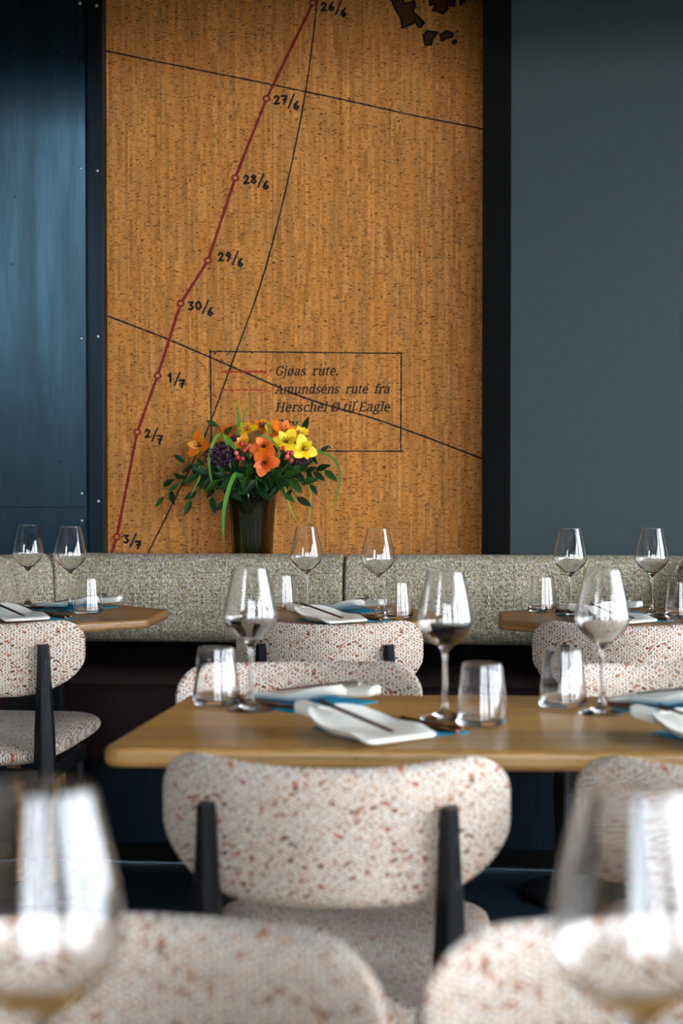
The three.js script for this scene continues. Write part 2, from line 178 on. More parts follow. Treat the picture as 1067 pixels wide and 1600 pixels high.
  const g = new THREE.BoxGeometry(x1 - x0 - 0.001, y1 - y0, 0.018); const m = new THREE.MeshPhysicalMaterial({ map: t, roughness: 0.75, specularIntensity: 0.3, bumpMap: t, bumpScale: 0.0008 });
  single('cork_map', g, m, 'tall cork board printed with a dated red sea route, thin lines and a legend', 'map', [(x0 + x1) / 2, (y0 + y1) / 2, -5.7505]);
  }

// ---------------------------------------------------------------- banquette
{
  const t = thing('banquette', 'long grey tweed banquette with dark leather seat along the back wall', 'banquette');
  // centre line of the back cushions, a U with rounded corners
  const path = new THREE.CurvePath(), zc = -5.49, r = 0.24, xl = -1.53, xr = 0.65;
  path.add(new THREE.LineCurve3(V(xl, 0, -4.75), V(xl, 0, zc + r)));
  const arc = (cx, a0, a1) => { const p = []; for (let i = 0; i <= 12; i++) { const a = a0 + (a1 - a0) * i / 12; p.push(V(cx + r * Math.cos(a), 0, zc + r - r * Math.sin(a))); } for (let i = 0; i < 12; i++) path.add(new THREE.LineCurve3(p[i], p[i + 1])); };
  arc(xl + r, Math.PI, Math.PI / 2); path.add(new THREE.LineCurve3(V(xl + r, 0, zc), V(xr - r, 0, zc))); arc(xr - r, Math.PI / 2, 0); path.add(new THREE.LineCurve3(V(xr, 0, zc + r), V(xr, 0, -4.75)));
  const total = path.getLength(), arcL = r * Math.PI / 2, sA = 0.5, sMain0 = 0.5 + arcL - 0.24 + 0.24, straight = xr - xl - 2 * r;
  const prof = [0]; { const P = (a) => [Math.sign(Math.cos(a)) * Math.abs(Math.cos(a)) ** 0.8 * 0.085, Math.sign(Math.sin(a)) * Math.abs(Math.sin(a)) ** 0.8 * 0.138]; for (let i = 1; i <= 560; i++) { const p = P((i - 1) / 560 * 2 * Math.PI), q = P(i / 560 * 2 * Math.PI); prof.push(prof[i - 1] + Math.hypot(p[0] - q[0], p[1] - q[1])); } } const arcU = (u) => prof[Math.round(u * 560)];
  const cushion = (s0, s1, e = 0.02) => { const y0 = 0.588, y1 = 0.864, hy = (y1 - y0) / 2, cy = (y0 + y1) / 2, ht = 0.085, nu = 56, nv = Math.max(16, Math.round((s1 - s0) / 0.02));
    const g = grid(nu, nv + 8, (u, v) => { const j = v * (nv + 8); let s, k; if (j < 4) { const q = j / 4; k = 1 - e / ht * (1 - Math.sin(q * Math.PI / 2)) ; s = s0 + e * (1 - Math.cos(q * Math.PI / 2)) * 0.5; if (j === 0) k = 0.01; } else if (j > nv + 4) { const q = (nv + 8 - j) / 4; k = 1 - e / ht * (1 - Math.sin(q * Math.PI / 2)); s = s1 - e * (1 - Math.cos(q * Math.PI / 2)) * 0.5; if (j === nv + 8) k = 0.01; } else { s = s0 + e * 0.5 + (s1 - s0 - e) * (j - 4) / nv; k = 1; }
      const f = Math.min(0.9999, Math.max(0, s / total)), o = path.getPointAt(f), d = path.getTangentAt(f), nx = -d.z, nz = d.x; const a = u * Math.PI * 2, ca = Math.cos(a), sa = Math.sin(a), pw = 0.8, b = Math.sign(ca) * Math.pow(Math.abs(ca), pw) * (ht - (1 - k) * ht), h = Math.sign(sa) * Math.pow(Math.abs(sa), pw) * (hy - (1 - k) * ht * (k < 0.02 ? hy / ht : 1)), bulge = b > 0 ? 1 : 1; return [o.x + nx * b * bulge, cy + h, o.z + nz * b * bulge, s, arcU(u)]; });
    return g; };
  const cuts = [0.0, sA + 0.02, sA + arcL * 0.68, sA + arcL + (-0.478 - (xl + r)), sA + arcL + straight + arcL * 0.45, total];
  for (let i = 0; i + 1 < cuts.length; i++) mesh('back_cushion', cushion(cuts[i] + 0.0015, cuts[i + 1] - 0.0015), M.tweed, t);
  mesh('back_board', bx(-1.7, 0.75, 0.2, 0.78, -5.7, -5.585, 0.004), M.soot, t);
  mesh('seat_cushion', bx(-1.6, 0.66, 0.285, 0.513, -5.58, -5.02, 0.022), M.leather, t);
  mesh('piping', tube([V(-1.58, 0.494, -5.021), V(-0.4, 0.494, -5.0205), V(0.64, 0.494, -5.021)], 0.0022, 0.0022, 24, 6), M.leather, t);
  mesh('base_panel', bx(-1.6, 0.66, 0.05, 0.284, -5.5, -5.06, 0.002), M.steelDark, t);
  mesh('plinth', bx(-1.6, 0.66, 0, 0.05, -5.5, -5.035, 0.002), M.soot, t);
  mesh('floor_strip', bx(-1.6, 0.66, 0, 0.006, -5.034, -5.02, 0.001), M.trim, t);
}

// ---------------------------------------------------------------- tables
function tableTop(pts, rad, y0, y1, mat, parent, name = 'tabletop') { // convex outline with rounded corners, softened edges
  const v = pts.map(([x, z]) => new THREE.Vector2(x, -z)), n = v.length, out = [];
  for (let i = 0; i < n; i++) { const p = v[i], a = v[(i + n - 1) % n].clone().sub(p).normalize(), b = v[(i + 1) % n].clone().sub(p).normalize(), s = p.clone().addScaledVector(a, rad), e = p.clone().addScaledVector(b, rad); for (let k = 0; k <= 5; k++) { const q = k / 5; out.push(s.clone().multiplyScalar((1 - q) ** 2).addScaledVector(p, 2 * q * (1 - q)).addScaledVector(e, q * q)); } }
  const cx = out.reduce((s, p) => s + p.x, 0) / out.length, cz = out.reduce((s, p) => s + p.y, 0) / out.length, b = Math.min(0.009, (y1 - y0) * 0.42), inset = out.map((p) => { const d = new THREE.Vector2(p.x - cx, p.y - cz), l = d.length(); return new THREE.Vector2(cx + d.x * (1 - b / l), cz + d.y * (1 - b / l)); });
  const g = new THREE.ExtrudeGeometry(new THREE.Shape(inset), { depth: y1 - y0 - 2 * b, bevelEnabled: true, bevelThickness: b, bevelSize: b, bevelSegments: 4, curveSegments: 4 }); g.rotateX(-Math.PI / 2); g.translate(0, y0 + b, 0); return mesh(name, boxUV(g), mat, parent); }
function pedestal(t, x, z, span, R = 0.24) { const c = Math.cos(0), y = 0.722; for (const s of [-1, 1]) mesh('leg', bx(x + s * span - 0.011, x + s * span + 0.011, 0.018, 0.385, z - 0.035, z + 0.035, 0.004), M.oakLeg, t);
  mesh('post', bx(x - span - 0.012, x + span + 0.012, 0.38, y, z - 0.02, z + 0.02, 0.004), M.black, t);
  mesh('base', new THREE.LatheGeometry([[0, 0], [R - 0.008, 0], [R, 0.004], [R - 0.003, 0.012], [R - 0.03, 0.018], [0, 0.02]].map((p) => new THREE.Vector2(...p)), 64).translate(x, 0, z), M.black, t); mesh('bracket', bx(x - 0.12, x + 0.12, 0.71, 0.7259, z - 0.06, z + 0.06, 0.003), M.black, t); }
const octa = (a, b, cx, cz) => [[-a + cx, -b], [-a, -b + cz], [-a, b - cz], [-a + cx, b], [a - cx, b], [a, b - cz], [a, -b + cz], [a - cx, -b]];
for (const [x, z, a, b, label] of [[-1.222, -4.6, 0.334, 0.335, 'octagonal oak table at the left end of the banquette'], [-0.436, -4.63, 0.262, 0.32, 'octagonal oak table in front of the flower vase'], [0.297, -4.63, 0.304, 0.31, 'octagonal oak table in front of the grey painted wall']]) {
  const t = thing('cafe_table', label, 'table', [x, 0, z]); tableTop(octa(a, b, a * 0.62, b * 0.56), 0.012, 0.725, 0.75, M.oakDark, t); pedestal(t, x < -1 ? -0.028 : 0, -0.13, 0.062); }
{ const t = thing('dining_table', 'long straight-edged oak table in the middle row, set for several diners', 'table', [0.335, 0, -2.735], 0.035 * -1 + 0.07);
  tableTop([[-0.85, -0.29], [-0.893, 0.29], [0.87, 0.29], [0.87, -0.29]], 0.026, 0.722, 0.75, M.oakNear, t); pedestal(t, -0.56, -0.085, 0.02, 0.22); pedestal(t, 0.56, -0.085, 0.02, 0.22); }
{ const t = thing('dining_table', 'long oak table closest to the viewer, under the two largest wine glasses', 'table', [0.1, 0, -0.86]);
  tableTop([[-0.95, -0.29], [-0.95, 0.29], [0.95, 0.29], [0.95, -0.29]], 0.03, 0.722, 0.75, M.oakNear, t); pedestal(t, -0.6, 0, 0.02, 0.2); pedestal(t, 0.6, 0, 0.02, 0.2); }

// ---------------------------------------------------------------- chairs (origin: floor under the middle of the backrest; the sitter looks along +z)
function pillow(outline, T, bend, rings = 15) { // puffed cushion inside a star-shaped outline (x,y); bend(x,y) -> offset along z
  const n = outline.length, pos = [], uv = [], idx = [], cx = 0, cy = outline.reduce((s, p) => s + p[1], 0) / n;
  for (const side of [1, -1]) { const base = pos.length / 3; for (let k = 0; k <= rings; k++) { const q = 1 - Math.pow(k / rings, 2), th = T / 2 * Math.pow(Math.max(0, 1 - Math.pow(q, 9)), 0.5); for (let i = 0; i < n; i++) { const x = cx + (outline[i][0] - cx) * q, y = cy + (outline[i][1] - cy) * q; pos.push(x, y, bend(x, y) + side * th); uv.push(x, y); } }
    for (let k = 0; k < rings; k++) for (let i = 0; i < n; i++) { const a = base + k * n + i, b = base + k * n + (i + 1) % n, c = a + n, d = b + n; side > 0 ? idx.push(a, b, c, b, d, c) : idx.push(a, c, b, b, c, d); } }
  const g = new THREE.BufferGeometry(); g.setAttribute('position', new THREE.Float32BufferAttribute(pos, 3)); g.setAttribute('uv', new THREE.Float32BufferAttribute(uv, 2)); g.setIndex(idx); g.computeVertexNormals();
  const P = g.attributes.position, N = g.attributes.normal; const half = P.count / 2; for (let i = 0; i < n; i++) { const a = V(N.getX(i), N.getY(i), N.getZ(i)).add(V(N.getX(half + i), N.getY(half + i), N.getZ(half + i))).normalize(); N.setXYZ(i, a.x, a.y, a.z); N.setXYZ(half + i, a.x, a.y, a.z); }
  return g; }
const SAG = 0.13, HW = 0.23;
function outlineBack() { const p = [], q = (cx, cy, rx, ry, a0, a1, n) => { for (let i = 0; i < n; i++) { const a = a0 + (a1 - a0) * i / n; p.push([cx + rx * Math.cos(a), cy + ry * Math.sin(a)]); } };
  const y0 = 0.585, y1 = 0.765; q(0.172, y1 - 0.055, 0.058, 0.055, 0, Math.PI / 2, 12); for (let i = 0; i < 16; i++) p.push([0.172 - 0.344 * i / 16, y1 - 0.006 * (1 - (1 - 2 * i / 16) ** 2)]); q(-0.172, y1 - 0.055, 0.058, 0.055, Math.PI / 2, Math.PI, 12); q(-0.085, y0 + 0.092, 0.145, 0.092, Math.PI, Math.PI * 1.5, 22); for (let i = 0; i < 8; i++) p.push([-0.085 + 0.17 * i / 8, y0]); q(0.085, y0 + 0.092, 0.145, 0.092, -Math.PI / 2, 0, 22); p.push([0.23, 0.69], [0.23, 0.705]); const k = p.length; p.push(); return p; }
function outlineSeat() { // wide rounded front, narrowing to a round rear
  const key = [[0, 0.515], [0.13, 0.512], [0.175, 0.497], [0.198, 0.462], [0.2, 0.42], [0.192, 0.33], [0.178, 0.22], [0.158, 0.12], [0.122, 0.06], [0.065, 0.032], [0, 0.026]], pts = [...key.map(([x, z]) => V(x, z, 0)), ...key.slice(1, -1).reverse().map(([x, z]) => V(-x, z, 0))];
  return new THREE.CatmullRomCurve3(pts, true, 'centripetal').getSpacedPoints(96).slice(0, 96).reverse().map((p) => [p.x, p.y]); }
function postGeo(s) { // blunt wedge: ridge towards the rear, two flanks, from the floor up to the backrest
  const st = [[0, 0.156, 0.03, 0.012, 0.03], [0.05, 0.156, 0.027, 0.014, 0.032], [0.36, 0.155, 0.004, 0.0255, 0.05], [0.5, 0.154, 0.0, 0.022, 0.048], [0.6, 0.1535, -0.002, 0.0165, 0.046], [0.704, 0.153, -0.006, 0.0115, 0.042], [0.711, 0.153, -0.004, 0.0098, 0.038]];
  const pos = [], idx = []; for (const [y, x, zr, w, d] of st) { const zz = y > 0.3 ? 0.012 + SAG * (x / HW) ** 2 * 0.55 : 0; const rear = -zr * (y < 0.3 ? 1 : 0) + zz - (y < 0.3 ? 0.005 : 0.004) ; for (const [px, pz] of [[-w, d], [-w, d * 0.45], [-w * 0.12, 0], [w * 0.12, 0], [w, d * 0.45], [w, d]]) pos.push(s * x + px, y, rear + pz - 0.02); }
  const n = 6; for (let j = 0; j + 1 < st.length; j++) for (let i = 0; i < n; i++) { const a = j * n + i, b = j * n + (i + 1) % n; idx.push(a, a + n, b, b, a + n, b + n); }
  for (let i = 1; i < n - 1; i++) { const o = (st.length - 1) * n; idx.push(o, o + i + 1, o + i); idx.push(0, i, i + 1); }
  let g = new THREE.BufferGeometry(); g.setAttribute('position', new THREE.Float32BufferAttribute(pos, 3)); g.setIndex(idx); g = g.toNonIndexed(); g.computeVertexNormals(); g.setAttribute('uv', new THREE.Float32BufferAttribute(new Float32Array(g.attributes.position.count * 2), 2)); return boxUV(g); }
const gScrew = new THREE.LatheGeometry([[0.0058, -0.001], [0.0058, 0.0009], [0.0052, 0.0014], [0.0038, 0.0014], [0.0034, 0.0004], [0.0016, 0.0004], [0.0012, 0.001], [0, 0.001]].map((p) => new THREE.Vector2(...p)), 24);
function makeChair(label) {
  const t = thing('dining_chair', label, 'chair');
  mesh('backrest', pillow(outlineBack(), 0.052, (x, y) => 0.026 + SAG * (x / HW) ** 2), M.boucle, t);
  const seat = pillow(outlineSeat(), 0.058, () => 0, 15); seat.rotateX(Math.PI / 2); { const p = seat.attributes.position; for (let i = 0; i < p.count; i++) p.setY(i, p.getY(i) + 0.438 + 0.03 * (p.getZ(i) - 0.03) / 0.48); } seat.computeVertexNormals(); mesh('seat', seat, M.boucle, t);
  for (const s of [-1, 1]) { const p = mesh('rear_leg', postGeo(s), M.black, t); for (const [y, w] of [[0.672, 0.0133], [0.617, 0.0157]]) { const b = mesh('screw', gScrew, M.screwBlack, p), n = V(s * 0.0209, 0, -w * 0.88).normalize(); b.quaternion.setFromUnitVectors(V(0, 1, 0), n); b.position.set(s * (0.1535 + w * 0.56), y, 0.0301).addScaledVector(n, 0.0002); } }
  for (const s of [-1, 1]) { const g = new THREE.CylinderGeometry(0.017, 0.011, 0.41, 20); g.applyMatrix4(new THREE.Matrix4().makeShear(0, 0, -s * 0.03, 0, 0, -0.04).premultiply(new THREE.Matrix4())); g.translate(s * 0.15, 0.205, 0.43); mesh('front_leg', boxUV(g), M.black, t); }
  mesh('seat_frame', mergeGeometries([bx(-0.16, 0.16, 0.376, 0.412, 0.03, 0.06, 0.004), bx(-0.16, 0.16, 0.376, 0.412, 0.42, 0.445, 0.004), bx(-0.165, -0.14, 0.376, 0.412, 0.03, 0.445, 0.004), bx(0.14, 0.165, 0.376, 0.412, 0.03, 0.445, 0.004)]), M.black, t);
  return t; }
const chair = makeChair('cream boucle chair seen from behind, tucked under the front of the middle oak table');
chair.position.set(-0.217, 0, -2.185); chair.rotation.y = Math.PI;
copy(chair, 'dining_chair', 'cream boucle chair seen from behind, cut by the right edge at the middle oak table', [0.327, 0, -2.205], Math.PI);
copy(chair, 'dining_chair', 'cream boucle chair facing the viewer across the middle oak table, behind the left tumbler', [-0.403, 0, -3.45], 0.2);
copy(chair, 'dining_chair', 'cream boucle chair facing the viewer behind the right tumbler of the middle oak table', [0.33, 0, -3.48], 0);
copy(chair, 'dining_chair', 'cream boucle chair with its back to us at the left octagonal table', [-1.239, 0, -4.13], Math.PI);
copy(chair, 'dining_chair', 'cream boucle chair with its back to us at the octagonal table below the flowers', [-0.418, 0, -4.195], Math.PI);
copy(chair, 'dining_chair', 'cream boucle chair with its back to us at the right octagonal table', [0.305, 0, -4.215], Math.PI);
copy(chair, 'dining_chair', 'large blurred boucle backrest at the bottom, left of the other blurred one', [-0.315, 0, -1.505], 0);
copy(chair, 'dining_chair', 'large blurred boucle backrest in the bottom right corner behind the largest right wine glass', [0.168, 0, -1.548], 0);

// ---------------------------------------------------------------- glasses
const lathe = (pts, seg = 72) => new THREE.LatheGeometry(new THREE.SplineCurve(pts.map((p) => new THREE.Vector2(...p))).getPoints(pts.length * 5), seg);
function wineGeo() {
  const bowl = [[0.0042, 0.100], [0.0075, 0.106], [0.015, 0.1125], [0.027, 0.1225], [0.0375, 0.1335], [0.0428, 0.145], [0.0422, 0.157], [0.0385, 0.178], [0.0328, 0.2025], [0.0275, 0.2245]], w = 0.0010;
  const sp = (a) => new THREE.SplineCurve(a.map((p) => new THREE.Vector2(...p)));
  const outer = sp(bowl).getPoints(56), foot = sp([[0.0378, 0.0024], [0.03, 0.0044], [0.018, 0.0076], [0.009, 0.0130], [0.0054, 0.0205], [0.0040, 0.032], [0.0037, 0.06], [0.0038, 0.085], [0.0042, 0.100]]).getPoints(48);
  const inner = sp([[0, 0.1092], [0.006, 0.1098], [0.0142, 0.1140], [0.0264, 0.1240], [0.0366, 0.1342], [0.0418, 0.1452], [0.0412, 0.157], [0.0375, 0.178], [0.0318, 0.2025], [0.0266, 0.2245]]).getPoints(56).reverse();
  const pts = [new THREE.Vector2(0, 0.0016), new THREE.Vector2(0.02, 0.0008), new THREE.Vector2(0.034, 0), new THREE.Vector2(0.0378, 0.0008), ...foot, ...outer.slice(1), new THREE.Vector2(0.0274, 0.2250), new THREE.Vector2(0.0267, 0.2250), ...inner];
  return new THREE.LatheGeometry(pts, 96); }
function tumblerGeo() {
  const w = 0.0012, P = [[0, 0.0008], [0.026, 0.0], [0.0325, 0.0006], [0.0365, 0.0026], [0.0384, 0.006], [0.0386, 0.0105], [0.0372, 0.024], [0.0345, 0.05], [0.0317, 0.075], [0.0297, 0.0925], [0.0294, 0.0931], [0.0286, 0.0925], [0.0306, 0.075], [0.0333, 0.05], [0.0359, 0.024], [0.0366, 0.0145], [0.0352, 0.0105], [0.031, 0.0085], [0.02, 0.0076], [0, 0.0072]];
  return new THREE.LatheGeometry(P.map((p) => new THREE.Vector2(...p)), 96); }
const gW = wineGeo(), gT = tumblerGeo();
function wine(x, z, label, y = 0.75) { return single('wine_glass', gW, M.glass, label, 'wine glass', [x, y, z], 0, 'empty wine glasses on the oak tables'); }
function tumbler(x, z, label) { return single('tumbler', gT, M.glass, label, 'tumbler', [x, 0.75, z], 0, 'empty water tumblers on the oak tables'); }
wine(-1.284, -4.779, 'left one of the two wine glasses on the left octagonal table');
wine(-1.138, -4.663, 'right one of the two wine glasses on the left octagonal table');
wine(-0.51, -4.678, 'far wine glass just right of the vase, above the middle octagonal table');
wine(-0.313, -4.556, 'far wine glass against the seam of the banquette cushions, middle octagonal table');
wine(0.177, -4.638, 'left one of two wine glasses before the grey wall, right octagonal table');
wine(0.386, -4.657, 'right one of two wine glasses before the grey wall, right octagonal table');
wine(-0.394, -2.798, 'wine glass at the left end of the middle oak table, below the vase');
wine(-0.085, -2.731, 'wine glass beside the central tumbler on the middle oak table');
wine(0.157, -2.812, 'wine glass beside the right tumbler on the middle oak table');
wine(-0.232, -0.88, 'huge blurred wine glass in the bottom left corner');
wine(0.068, -0.905, 'huge blurred wine glass in the bottom right corner');
tumbler(-1.072, -4.587, 'tumbler on the left octagonal table, right of its two wine glasses');
tumbler(-1.425, -4.75, 'tumbler on the left octagonal table, cut by the left edge');
tumbler(-0.582, -4.765, 'tumbler on the middle octagonal table, left of its two wine glasses');
tumbler(-0.259, -4.503, 'tumbler on the middle octagonal table, right of its two wine glasses');
tumbler(0.108, -4.745, 'tumbler on the right octagonal table, left of its wine glasses');
tumbler(0.45, -4.585, 'tumbler on the right octagonal table, cut by the right edge');
tumbler(-0.458, -2.86, 'tumbler at the left end of the middle oak table');
tumbler(-0.028, -2.669, 'tumbler in the centre of the middle oak table, right of a wine glass');
tumbler(0.099, -2.879, 'tumbler on the middle oak table, behind the right wine glass');

// ---------------------------------------------------------------- place settings (local: v along +z towards the diner, u along +x; origin at the dish's front edge)
const sm = THREE.MathUtils.smoothstep;
function dishGeo() {
  const hw = (v) => { const k = -v; if (k < 0.015) { const q = (0.015 - k) / 0.015; return 0.0665 - 0.014 * (1 - Math.sqrt(Math.max(0, 1 - q * q))); } if (k < 0.1) return 0.0665 - 0.002 * ((k - 0.015) / 0.085) ** 2; if (k < 0.182) { const q = (k - 0.1) / 0.082; return 0.0155 + 0.049 * Math.pow(Math.max(0, 1 - q * q), 0.62); } return 0.0155; };
  const top = (u, v) => { const k = -v, w = hw(v), rear = sm(k, 0.085, 0.18) * 0.018 + sm(k, 0.17, 0.25) * 0.006; const lip = (k < 0.182 ? 0.012 * Math.pow(Math.abs(u) / w, 5) * sm(k, 0.0, 0.05) : 0); return 0.0095 + rear + lip + (k > 0.182 ? 0.004 * (1 - (u / w) ** 2) : 0); };
  const th = (u, v) => { const k = -v; return 0.0085 + (k > 0.15 ? 0.0065 * sm(k, 0.15, 0.19) : 0); };
  const nv = 60, nu = 20, L = 0.238; const vs = (j) => { const q = j / nv; return -L * (q < 0.7 ? q / 0.7 * 0.74 : 0.74 + (q - 0.7) / 0.3 * 0.26); };
  const ring = (j) => { const v = vs(j), tipk = Math.min(1, (L + v) / 0.0135), w = hw(v) * Math.sqrt(Math.max(0.02, 1 - (1 - tipk) ** 2)), e = j === 0 ? 0.35 : j === nv ? 0.3 : 1, p = []; for (let i = 0; i <= nu; i++) { const u = (i / nu * 2 - 1), s = Math.sign(u) * (1 - Math.pow(1 - Math.abs(u), 1.5)), uu = s * w, y = top(uu, v), t = th(uu, v), edge = Math.sqrt(Math.max(0, 1 - Math.pow(Math.abs(s), 10))); p.push([uu, y - t / 2 + t / 2 * edge * e, v]); } for (let i = nu; i >= 0; i--) { const u = (i / nu * 2 - 1), s = Math.sign(u) * (1 - Math.pow(1 - Math.abs(u), 1.5)), uu = s * w, y = top(uu, v), t = th(uu, v), edge = Math.sqrt(Math.max(0, 1 - Math.pow(Math.abs(s), 10))); p.push([uu, y - t / 2 - t / 2 * edge * e, v]); } return p; };
  const rows = []; for (let j = 0; j <= nv; j++) rows.push(ring(j)); const n = rows[0].length, pos = [], idx = []; rows.forEach((r) => r.forEach((p) => pos.push(...p)));
  for (let j = 0; j < nv; j++) for (let i = 0; i < n; i++) { const a = j * n + i, b = j * n + (i + 1) % n; idx.push(a, b, a + n, b, b + n, a + n); }
  for (const [j, f] of [[0, 1], [nv, 0]]) { const c = pos.length / 3, r = rows[j]; pos.push(0, (r[nu / 2][1] + r[n - 1 - nu / 2][1]) / 2, r[0][2] + (f ? 0.002 : -0.002)); for (let i = 0; i < n; i++) { const a = j * n + i, b = j * n + (i + 1) % n; f ? idx.push(c, b, a) : idx.push(c, a, b); } }
  const g = new THREE.BufferGeometry(); g.setAttribute('position', new THREE.Float32BufferAttribute(pos, 3)); g.setAttribute('uv', new THREE.Float32BufferAttribute(pos.flatMap((_, i) => i % 3 === 0 ? [pos[i], pos[i + 2]] : []), 2)); g.setIndex(idx); g.computeVertexNormals(); return g; }
const gDish = dishGeo();
const gMat = bx(0, 0.185, 0, 0.002, -0.14, 0, 0.0009);
const gStick = (() => { const g = bx(-0.0048, 0.0048, -0.0013, 0.0013, -0.082, 0.082, 0.0012); return g; })();
function knifeParts(t) { mesh('handle', bx(-0.0042, 0.0042, 0, 0.006, -0.085, 0, 0.0022), M.bronze, t); const s = new THREE.Shape(); s.moveTo(-0.0035, 0); s.lineTo(0.0042, 0); s.quadraticCurveTo(0.0085, 0.03, 0.008, 0.075); s.quadraticCurveTo(0.006, 0.095, -0.0035, 0.102); s.closePath(); const g = new THREE.ExtrudeGeometry(s, { depth: 0.0012, bevelEnabled: true, bevelSize: 0.0004, bevelThickness: 0.0004, bevelSegments: 1 }); g.rotateX(-Math.PI / 2); g.translate(0, 0.0022, -0.083); mesh('blade', boxUV(g), M.bronze, t); }
function forkParts(t) { mesh('handle', bx(-0.004, 0.004, 0, 0.006, -0.09, 0, 0.0022), M.bronze, t); const head = []; head.push(tube([V(0, 0.003, -0.085), V(0, 0.004, -0.11), V(0, 0.005, -0.132)], 0.003, 0.0032, 8, 8)); head.push(bx(-0.0095, 0.0095, 0.0032, 0.0055, -0.152, -0.13, 0.001).deleteAttribute('uv')); for (let k = 0; k < 4; k++) head.push(tube([V(-0.0078 + 0.0052 * k, 0.0044, -0.148), V(-0.0078 + 0.0052 * k, 0.0032, -0.172), V(-0.0078 + 0.0052 * k, 0.0068, -0.195)], 0.0014, 0.0008, 8, 6)); mesh('tines', mergeGeometries(head.map((g) => { g = g.index ? g.toNonIndexed() : g; g.deleteAttribute('uv'); return g; })), M.bronze, t); }
const knife0 = new THREE.Group(), fork0 = new THREE.Group(); knifeParts(knife0); forkParts(fork0);
function setting(F, deg, who, us = [0.112, 0.137], dv = 0) {
  const th = deg * Math.PI / 180, at = (u, y, v) => [F[0] + u * Math.cos(th) + v * Math.sin(th), y, F[1] - u * Math.sin(th) + v * Math.cos(th)];
  single('place_mat', gMat, M.mat, `teal place mat under the ${who}`, 'place mat', at(us[0] < 0.1 ? -0.085 : -0.04, 0.7502, us[0] < 0.1 ? -0.045 : -0.062), th - (us[0] < 0.1 ? 0.12 : 0.25));
  single('paddle_dish', gDish, M.ceramic, `white ceramic paddle dish, the ${who}`, 'dish', at(0, 0.7521, 0), th);
  const st = single('butter_knife', gStick, M.bronzeDark, `slim dark brown knife lying on the ${who}`, 'knife', at(0, 0.7521 + 0.0262, -0.108), th); st.rotation.order = 'YXZ'; st.rotation.x = 0.165;
  for (const [p, n, u, v] of [[knife0, 'table_knife', us[0], -0.012 + dv], [fork0, 'table_fork', us[1], -0.028 + dv]]) { const t = thing(n, `bronze ${n === 'table_knife' ? 'knife' : 'fork'} beside the ${who}`, n === 'table_knife' ? 'knife' : 'fork', at(u, 0.7523, v), th); for (const c of p.children) { const m = c.clone(); t.add(m); } }
}
setting([-0.132, -2.475], 45, 'front centre dish of the middle oak table');
setting([-0.39, -2.955], 236, 'far left dish of the middle oak table', [0.079, 0.093]);
setting([0.36, -2.47], 45, 'front right dish of the middle oak table');
setting([0.2, -2.965], 236, 'far right dish of the middle oak table', [0.079, 0.093]);
setting([-1.158, -4.32], 45, 'near dish of the left octagonal table');
setting([-1.235, -4.80], 250, 'far dish of the left octagonal table', [0.086, 0.101], 0.1);
setting([-0.367, -4.33], 45, 'near dish of the middle octagonal table');
setting([-0.475, -4.805], 225, 'far dish of the middle octagonal table', [0.08, 0.095], -0.1);
setting([0.341, -4.39], 45, 'near dish of the right octagonal table');
setting([0.19, -4.81], 225, 'far dish of the right octagonal table', [0.08, 0.096]);

// ---------------------------------------------------------------- vase and flowers (bouquet coordinates: metres from the middle of the vase rim)
const VX = -0.79, VY = 1.046, VZ = -5.655;
{
  const P = [[0, 0], [0.058, 0], [0.062, 0.004], [0.0645, 0.06], [0.068, 0.13], [0.0725, 0.2], [0.0765, 0.2405], [0.0735, 0.2405], [0.0695, 0.2], [0.065, 0.13], [0.0615, 0.06], [0.0585, 0.022], [0.05, 0.016], [0, 0.015]];
  const g = new THREE.LatheGeometry(P.map((p) => new THREE.Vector2(...p)), 144), p = g.attributes.position;
  for (let i = 0; i < p.count; i++) { const x = p.getX(i), z = p.getZ(i), r = Math.hypot(x, z); if (r < 0.056) continue; const a = Math.atan2(z, x), k = 1 + 0.018 * Math.abs(Math.cos(a * 9)); p.setX(i, x * k); p.setZ(i, z * k); } g.computeVertexNormals();
  single('flower_vase', g, M.vase, 'fluted smoky green glass vase standing behind the banquette', 'vase', [VX, VY - 0.2405, VZ]);
}
const FM = { orange: flat(0xf07a12, { roughness: 0.5 }), orangeDeep: flat(0xe2600e, { roughness: 0.5 }), yellow: flat(0xf7cf1a, { roughness: 0.5 }), amber: flat(0xf2a31a, { roughness: 0.5 }), pale: flat(0xe6e070), throat: flat(0x5a1d10), stem: flat(0x35551f), leafDark: flat(0x10290c, { roughness: 0.5, specularIntensity: 0.35 }), leafMid: flat(0x1f4714, { roughness: 0.5, specularIntensity: 0.35 }), blade: flat(0x4f8a2a), bladePale: flat(0x7ea03e), bladeYellow: flat(0xa8a83a), plum: flat(0x3a1a34), plumRed: flat(0x521528), berry: flat(0xc22a3c, { roughness: 0.3 }), berryPale: flat(0xd8685c, { roughness: 0.3 }), straw: flat(0x8c9a4a) };
function sheet(L, W, prof, curve, nu = 6, nv = 10) { return grid(nu, nv, (u, v) => { const w = W * prof(v), x = (u * 2 - 1) * w, [z, y] = curve(v); return [x, y + 0.15 * Math.abs(x) * (1 - v), z * 1 - 0, u, v]; }); }
const gPetal = sheet(0.042, 0.0165, (v) => Math.pow(Math.sin(Math.PI * Math.pow(Math.min(1, 0.06 + 0.925 * v), 1.45)), 0.62), (v) => [0.042 * (0.35 * v + 0.6 * v * v), 0.042 * (0.95 * v - 0.5 * v * v)]);
const gPetalIn = sheet(0.04, 0.0105, (v) => Math.pow(Math.sin(Math.PI * Math.pow(Math.min(1, 0.06 + 0.92 * v), 1.3)), 0.75), (v) => [0.040 * (0.25 * v + 0.45 * v * v), 0.042 * (0.98 * v - 0.3 * v * v)]);
